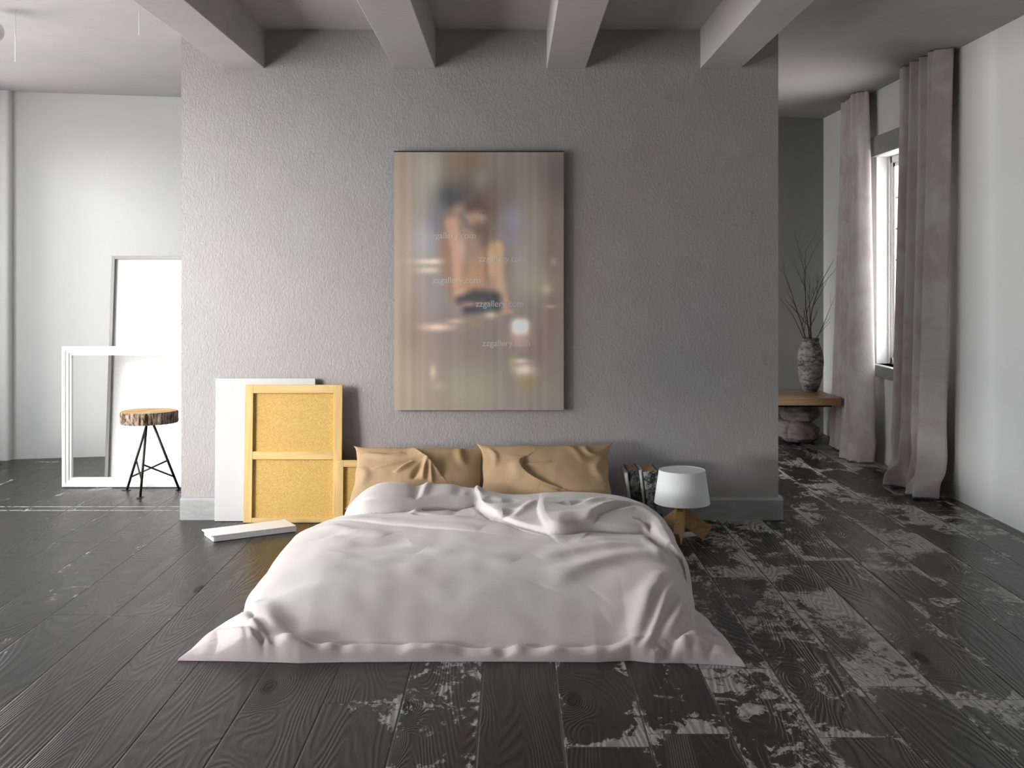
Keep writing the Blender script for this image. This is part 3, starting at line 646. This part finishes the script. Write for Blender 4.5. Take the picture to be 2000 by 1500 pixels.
# white canvas
yb = 5.985; wx = [(p - 1000) * yb / F for p in (419, 614)]; m = lean(wx[0], yb, 6.012, .79)
o = MB().box(0, wx[1] - wx[0], 0, .018, .002, .795, m).go('white_canvas', M['whitemat'], bevel=.0015)
tag(o, 'blank white canvas leaning on the grey wall behind the cork boards', 'canvas')
def cork(name, x0, x1, yf, yt, h, bars, label, rail=.046):
    m = lean(x0, yf, yt, h); root = thing(name, (x0, yf, 0), label, 'cork board', 'framed cork boards leaning on the wall'); w_ = x1 - x0; t = .022
    MB().box(rail * .8, w_ - rail * .8, t * .7, t * .95, rail * .6, h - rail * .8, m).go('cork_panel', M['cork'], root)
    MB().box(0, rail, 0, t, .002, h, m).go('side_rail', M['pine'], root, bevel=.0012); MB().box(w_ - rail, w_, 0, t, .002, h, m).go('side_rail', M['pine'], root, bevel=.0012)
    MB().box(rail, w_ - rail, .0004, t, .002, rail * .62, m).go('cross_rail', M['pine_x'], root, bevel=.0012); MB().box(rail, w_ - rail, .0004, t, h - rail, h, m).go('cross_rail', M['pine_x'], root, bevel=.0012)
    for b_ in bars: MB().box(rail, w_ - rail, .0012, t * .9, b_, b_ + rail * .95, m).go('middle_rail', M['pine_x'], root, bevel=.0012)
    return root
cork('cork_board', (475 - 1000) * 5.945 / F, (666.5 - 1000) * 5.945 / F, 5.945, 5.985, .762, [.350], 'tall cork board in a pine frame with a middle rail, by the bed')
cork('cork_board', (657.5 - 1000) * 5.915 / F, (850 - 1000) * 5.915 / F, 5.900, 5.925, .352, [], 'small low cork board half hidden behind the left pillow', .036)
# white boxed panel on the floor
a_ = math.atan2(.237, .388); m = Matrix.Translation((-1.541, 5.508, 0)) @ Matrix.Rotation(a_, 4, 'Z')
root = thing('flat_box', (-1.541, 5.508, 0), 'flat white box lying on the dark floor beside the duvet', 'box')
MB().box(.012, .452, .001, .172, .001, .026, m).go('tray', M['white'], root, bevel=.002)
MB().box(0, .455, 0, .176, .0265, .033, m).go('lid', M['white'], root, bevel=.002)
MB().box(.02, .455, -.0005, .001, .003, .0262, m).go('front_edge', M['white'], root)

# ------------------------------------------------------------------ books
def book(x, w_, h, d, y, lean_deg, spine, cover, page, label, inset=.0):
    root = thing('book', (x, y, 0), label, 'book', 'books standing between the bed and the lamp')
    m = Matrix.Translation((x, y, 0)) @ Matrix.Rotation(math.radians(-lean_deg), 4, 'Y'); c = .0035
    mb = MB(); mb.box(0, c, 0, d, 0, h, m); mb.box(w_ - c, w_, 0, d, 0, h, m); mb.go('cover', cover, root, bevel=.0008)
    mb = MB(); n = 7; pts = []
    for k in range(n + 1): a = math.pi * k / n; pts.append((w_ / 2 - w_ / 2 * math.cos(a), -.006 * math.sin(a)))
    pts += [(w_, .004), (0, .004)]
    mb.prism(pts[::-1], lambda p: m @ Vector((p[0], p[1], 0)), lambda p: m @ Vector((p[0], p[1], h))); mb.go('spine', spine, root)
    MB().box(c, w_ - c, .005, d - .006, .004, h - .006, m).go('pages', page, root)
book(.636, .018, .318, .195, 5.735, 6.5, M['cover_w'], M['cover_w'], M['page_w'], 'thin pale book closest to the pillow, leaning')
book(.6545, .060, .330, .200, 5.745, 6.5, M['spine_d'], M['cover_k'], M['page_t'], 'thick worn dark book with brown pages, between two pale ones')
book(.7150, .018, .332, .200, 5.740, 6.5, M['cover_w'], M['cover_w'], M['page_w'], 'thin pale book between the two thick dark books')
book(.7340, .076, .326, .200, 5.720, 6.5, M['spine_m'], M['cover_k'], M['page_t'], 'thick speckled grey book closest to the lamp')

# ------------------------------------------------------------------ lamp
AX, AY = .878, 5.551
root = thing('table_lamp', (AX, AY, 0), 'small lamp with white drum shade and three crossed wooden planks, on the floor', 'lamp')
prof = [(.1435, .196), (.1185, .366), (.117, .3665), (.1165, .3650), (.002, .3648)]
mb = MB(); mb.lathe(AX, AY, prof, 64, False, True); o = mb.go('lamp_shade', M['shade'], root); autosmooth(o, 40)
mb = MB(); mb.lathe(AX, AY, [(.1415, .1965), (.1165, .3585)], 64, False, False); o = mb.go('shade_lining', M['shade'], root); autosmooth(o, 40)
mb = MB(); mb.lathe(AX, AY, [(.012, .15), (.012, .20), (.02, .205), (.02, .25)], 20); mb.go('lamp_socket', M['white'], root)
for az, mt in ((-110, 'oak_l'), (10, 'oak'), (130, 'oak_l')):
    a = math.radians(az); dx, dy = math.cos(a), math.sin(a); nx_, ny_ = -dy, dx
    poly = [(.002, .183), (.157, .067), (.108, .001), (.002, .081)]
    if az == -110: poly = [(.0, .19), (.038, .19), (.157, .067), (.108, .001), (.002, .081)]
    t = .017
    f = lambda s: (lambda p: (AX + dx * p[0] + nx_ * s, AY + dy * p[0] + ny_ * s, p[1]))
    MB().prism(poly, f(-t), f(t)).go('leg', M[mt], root, bevel=.0015)
o = MB().box(0, .13, 0, .09, .0005, .003, Matrix.Translation((.89, 5.60, 0)) @ Matrix.Rotation(.5, 4, 'Z')).go('paper_sheet', M['page_w'])
tag(o, 'white slip of paper on the floor behind the lamp legs', 'paper')

# ------------------------------------------------------------------ left corner: framed panel, empty frame, stool
root = thing('framed_panel', (-2.70, 7.13, 0), 'tall blank white panel in a thin grey frame behind the empty frame', 'picture frame')
h = 1.512; m = lean(-2.70, 7.12, 7.25, h); w_ = 1.05; r = .022
mb = MB(); mb.box(0, r, 0, .035, 0.002, h, m); mb.box(w_ - r, w_, 0, .035, 0.002, h, m); mb.box(r, w_ - r, 0, .035, h - r, h, m); mb.box(r, w_ - r, 0, .035, .002, r, m)
mb.go('frame', M['greyframe'], root, bevel=.001); MB().box(r, w_ - r, .020, .028, r, h - r, m).go('panel', M['poster'], root)
MB().tube([m @ Vector((w_ * .7, .04, 1.2)), (-1.95, 7.75, .004)], .008, 8).go('support_strut', M['greyframe'], root)
def frame_ring(x0, x1, z0, z1, steps, m=None):
    # mitred moulding: steps = (inset, depth y) from the outer rim to the inner rim
    mb = MB(); rings = []
    for ins, y in steps: rings.append([(x0 + ins, y, z0 + ins), (x1 - ins, y, z0 + ins), (x1 - ins, y, z1 - ins), (x0 + ins, y, z1 - ins)])
    v = [p for r_ in rings for p in r_]; n = len(rings); f = [(i * 4 + k, i * 4 + (k + 1) % 4, ((i + 1) % n) * 4 + (k + 1) % 4, ((i + 1) % n) * 4 + k) for i in range(n) for k in range(4)]
    return mb.add(v, f)
o = frame_ring(-2.912, -1.35, .003, .914, [(0, 6.99), (0, 6.955), (.004, 6.951), (.022, 6.950), (.028, 6.955), (.042, 6.957), (.047, 6.963), (.058, 6.965), (.060, 6.99)]).go('empty_frame', M['white'])
tag(o, 'large empty white moulded frame standing on the floor behind the log stool', 'picture frame')
SX, SY = -2.290, 6.775
root = thing('log_stool', (SX, SY, 0), 'stool with a sliced log seat and black metal legs before the white frame', 'stool')
n = 160; pts = []
for k in range(n):
    a = 2 * math.pi * k / n; r = .160 * (1 + .05 * math.sin(2 * a + .6) + .025 * math.sin(3 * a + 1) + .01 * math.sin(7 * a)); pts.append((r * math.cos(a) * 1.02, r * math.sin(a)))
z0, z1 = .445, .520
mb = MB(); mb.add([(SX + x, SY + y, z1) for x, y in pts] + [(SX + x * .99, SY + y * .99, z0 + .001) for x, y in pts], [tuple(range(n)), tuple(range(n, 2 * n))[::-1]]); mb.go('seat', M['endgrain'], root)
rows = 8; V = []
for i in range(rows):
    for k, (x, y) in enumerate(pts):
        q = i / (rows - 1); a = 2 * math.pi * k / n
        j = .006 * mnoise.noise(Vector((math.cos(a) * 14, math.sin(a) * 14, q * 1.2))) + .004 * (1 - abs(2 * q - 1) ** 6)
        s_ = 1 + j / .166 * (0.2 if i in (0, rows - 1) else 1); V.append((SX + x * s_, SY + y * s_, z0 + (z1 - z0) * q))
mb = MB(); mb.add(V, [(i * n + k, i * n + (k + 1) % n, (i + 1) * n + (k + 1) % n, (i + 1) * n + k) for i in range(rows - 1) for k in range(n)]); mb.go('bark', M['bark'], root, smooth=True)
feet = [Vector(pz(248, 958)), Vector(pz(274, 972)), Vector(pz(350, 957))]; tops = [Vector((SX - .012, SY + .02, z0)), Vector((SX - .002, SY - .03, z0)), Vector((SX + .02, SY + .012, z0))]
for i in range(3):
    lg = MB().tube([tops[i] + Vector((0, 0, .004)), feet[i] + Vector((0, 0, .004))], .0078, 12).go('leg', M['blackmetal'], root, smooth=True)
    mb = MB(); d = (feet[i] - tops[i]); yaw = math.atan2(d.y, d.x); mm = Matrix.Translation(feet[i] + Vector((0, 0, .0005))) @ Matrix.Rotation(yaw, 4, 'Z')
    mb.box(-.02, .03, -.014, .014, 0, .004, mm); o = link('foot_plate', mb.v, mb.f, M['blackmetal'], lg)
    o.location = (0, 0, 0)
P_ = lambda i, q: tops[i].lerp(feet[i], q)
for a, b in ((P_(0, .80), P_(2, .56)), (P_(1, .56), P_(2, .80)), (P_(0, .55), P_(1, .78))): MB().tube([a, b], .0052, 10).go('brace', M['blackmetal'], root, smooth=True)
o = MB().lathe(SX, SY, [(.045, z0 - .006), (.045, z0)], 24).go('mounting_plate', M['blackmetal'], root)

# hanging wires and globe near the left of the ceiling
for px, y0, y1, lb in ((30, 20, 120, 'longer thin white wire hanging from the left of the ceiling'), (272, 15, 68, 'shorter thin white wire hanging nearer the first beam')):
    Y = F * (CEIL - EYE) / (HY - y0); X, _, zt = pY(px, y0, Y); zb = pY(px, y1, Y)[2]
    o = MB().tube([(X, Y, CEIL), (X, Y, zb)], .0022, 6).go('hanging_wire', M['wire'], smooth=True); tag(o, lb, 'wire', 'thin white wires hanging from the ceiling')
X, Y, Z = pY(-14, 62, 5.6)
root = thing('pendant_globe', (X, Y, CEIL), 'pale glass globe pendant cut off by the left edge of the picture', 'pendant lamp')
mb = MB(); mb.lathe(X, Y, [(max(.002, .056 * math.sin(math.pi * k / 20)), Z - .056 * math.cos(math.pi * k / 20)) for k in range(21)], 32); mb.go('globe', M['bulb'], root, smooth=True)
MB().tube([(X, Y, CEIL), (X, Y, Z + .05)], .003, 6).go('cord', M['wire'], root)

# ------------------------------------------------------------------ right corner: table, vase, cushions
TZ = .425
root = thing('low_table', (2.0, 8.7, 0), 'low wooden table with a thick top under the clay vase', 'table')
MB().box(1.05, 2.557, 8.35, 9.03, TZ - .058, TZ).go('table_top', M['table'], root, bevel=.003)
MB().box(1.12, 2.50, 8.40, 8.98, TZ - .075, TZ - .0585).go('under_frame', M['blackmetal'], root)
for x, y in ((1.15, 8.43), (1.15, 8.92)): MB().box(x, x + .05, y, y + .05, 0, TZ - .0755).go('leg', M['blackmetal'], root)
MB().box(2.44, 2.49, 8.92, 8.97, 0, TZ - .0755).go('leg', M['blackmetal'], root)
VX, VY = 583 * 8.84 / F, 8.84
prof = [(.044, 0), (.052, .004), (.072, .04), (.090, .10), (.101, .17), (.106, .23), (.104, .28), (.096, .33), (.084, .37), (.073, .395), (.066, .412), (.068, .420), (.071, .432), (.071, .440), (.064, .441), (.060, .425), (.060, .39), (.03, .385)]
mb = MB(); mb.lathe(VX, VY, [(r, TZ + z) for r, z in prof], 64); o = mb.go('clay_vase', M['vase'], smooth=True); autosmooth(o, 60)
tag(o, 'tall weathered grey clay vase standing on the low wooden table', 'vase')
def twig(mb, p, d, L, r, depth, rng):
    n = max(4, int(L / .05)); path = [p.copy()]; rad = [r]; q = p.copy(); dd = d.normalized()
    for i in range(n):
        dd = (dd + Vector((rng.uniform(-.13, .13), rng.uniform(-.10, .10), rng.uniform(-.02, .10)))).normalized(); q = q + dd * L / n; path.append(q.copy()); rad.append(r * (1 - .75 * (i + 1) / n))
        if depth > 0 and i > 0 and rng.random() < .42:
            s = rng.choice((-1, 1)); twig(mb, q.copy(), dd + Vector((s * rng.uniform(.3, .7), rng.uniform(-.3, .3), .1)), L * rng.uniform(.25, .5), rad[-1] * .75, depth - 1, rng)
    mb.tube(path, rad, 6)
rng = random.Random(11)
specs = [(-.035, .78, .06, 'tallest'), (.0, .74, .0, ''), (-.30, .60, .02, ''), (.10, .52, .03, ''), (-.52, .44, -.02, ''), (.42, .40, .02, '')]
lbs = ['tall dry branch rising straight up from the clay vase', 'thick upright dry branch in the middle of the vase', 'dry branch leaning towards the grey partition, in the vase', 'short dry branch just right of the vase centre', 'bare twig bent low over the left vase rim', 'thin pale twig leaning towards the curtain from the vase']
for (sx, L, sy, _), lb in zip(specs, lbs):
    mb = MB(); twig(mb, Vector((VX + sx * .06, VY + sy * .3, TZ + .386)), Vector((sx, sy * .5, 1)), L, .0055 if L > .5 else .004, 2, rng)
    zlo = min(v[2] for v in mb.v); o = mb.go('dry_branch', M['branch'], smooth=True); tag(o, lb, 'branch', 'dry branches in the clay vase')
def cushion(c, s, rz, ry, label, seed, feats=6):
    n, m = 96, 60; V = []; rg = random.Random(seed); fs = [(rg.uniform(0, 6.28), rg.uniform(.10, .26), rg.uniform(.12, .3)) for _ in range(feats)]
    R_ = Matrix.Rotation(rz, 3, 'Z') @ Matrix.Rotation(ry, 3, 'Y')
    for i in range(m):
        th = math.pi * i / (m - 1); 
        for k in range(n):
            ph = 2 * math.pi * k / n; st, ct = math.sin(th), math.cos(th); cp, sp_ = math.cos(ph), math.sin(ph)
            e = lambda v, p: math.copysign(abs(v) ** p, v)
            x, y, z = e(st, .8) * e(cp, .75), e(st, .8) * e(sp_, .75), e(ct, 1.0)
            nn = 1 + .14 * mnoise.fractal(Vector((x * 1.6 + seed, y * 1.6, z * 1.8)), 1., 2., 3)
            dent = sum(a * math.exp(-((math.atan2(math.sin(ph - p), math.cos(ph - p)) / .12) ** 2)) * st ** 2 for p, a, w in fs); seam = .05 * math.exp(-(ct / .06) ** 2)
            q = Vector((x, y, z)) * (nn - dent * .8 + seam * .4); q = Vector((q.x * s[0], q.y * s[1], q.z * s[2])); V.append(Vector(c) + R_ @ q)
    lo = min(v.z for v in V)
    if c[2] < .2: V = [v + Vector((0, 0, .002 - lo)) for v in V]
    f = [(i * n + k, i * n + (k + 1) % n, (i + 1) * n + (k + 1) % n, (i + 1) * n + k) for i in range(m - 1) for k in range(n)][::-1]
    o = link('floor_cushion', V, f, M['linen'], smooth=True); tag(o, label, 'cushion', 'crumpled floor cushions under the low table'); return o
cushion((2.345, 8.86, .095), (.175, .17, .098), .2, .16, 'crumpled beige cushion lying on the floor under the low table', 3)
cushion((2.375, 8.88, .245), (.150, .15, .082), 1.1, -.12, 'smaller crumpled beige cushion on top of another, under the table', 8, 8)

# ------------------------------------------------------------------ curtains
def curtain(yn_t, yf_t, yn_b, yf_b, xbase, folds, amp, seed, label, puddle):
    # s = 0 near edge (towards the camera), 1 far edge; folds: list of (centre, width, depth)
    NU, NV = 260, 300; s, v = np.meshgrid(np.linspace(0, 1, NU), np.linspace(0, 1, NV)); s = s.ravel(); v = v.ravel()   # v 0 top, 1 floor
    z = (CEIL - .004) * (1 - v)
    g = v ** 1.2
    yn = yn_t + (yn_b - yn_t) * g; yf = yf_t + (yf_b - yf_t) * g
    wob = .02 * np.sin(v * 3.1 + s * 5 + seed) * v
    Y = yn + (yf - yn) * (s + wob * .5)
    D = np.zeros_like(s)
    sw = s + .022 * np.sin(v * 2.3 + seed + s * 4) * np.sin(np.pi * s)
    for a_, b_ in zip(folds[:-1], folds[1:]):
        q = np.clip((sw - a_) / (b_ - a_), 0, 1); D += amp * math.sqrt((b_ - a_) / .25) * np.sin(np.pi * q) ** .62 * ((sw >= a_) & (sw < b_ if b_ < 1 else sw <= 1))
    fine = .012 * np.sin(s * 58 + seed) * np.exp(-v * 7)        # gathered header
    X = xbase - D * (.75 + .45 * v) - fine - .02 * v
    # cloth breaking on the floor
    fl = sst(v, .93, 1.0); lift = np.abs(np.sin(s * 21 + seed) * .5 + np.sin(s * 9 + 1.3 * seed) * .5)
    X = X - puddle * fl * (.35 + .8 * lift) - .018 * sst(v, .88, 1.) * np.sin(s * 47 + seed * 2 + v * 40); z = z + fl * .05 * lift * np.sin(v * 60); Y = Y + .03 * fl * np.sin(s * 17 + seed)
    X += .012 * sst(v, .8, .95) * np.sin(s * 33 + v * 18 + seed)
    z = np.maximum(z, .004 + .012 * lift * fl)
    V = np.stack([X, Y, z], 1); o = link_np('curtain', V, gridq(NU, NV), M['curtain'])
    md = o.modifiers.new('thickness', 'SOLIDIFY'); md.thickness = .006; md.offset = 0
    tag(o, label, 'curtain', 'velvet curtains either side of the right window'); return o
curtain(7.99, 8.56, 7.80, 8.74, 2.665, [0, .47, .60, .72, .86, 1.0], .085, 1.7, 'dusty pink velvet curtain on the far side of the window, beside the table', .03)
curtain(6.51, 7.20, 6.56, 7.20, 2.665, [0, .27, .50, .76, 1.0], .115, 4.1, 'dusty pink velvet curtain nearest the camera, with its hem crumpled on the floor', .06)
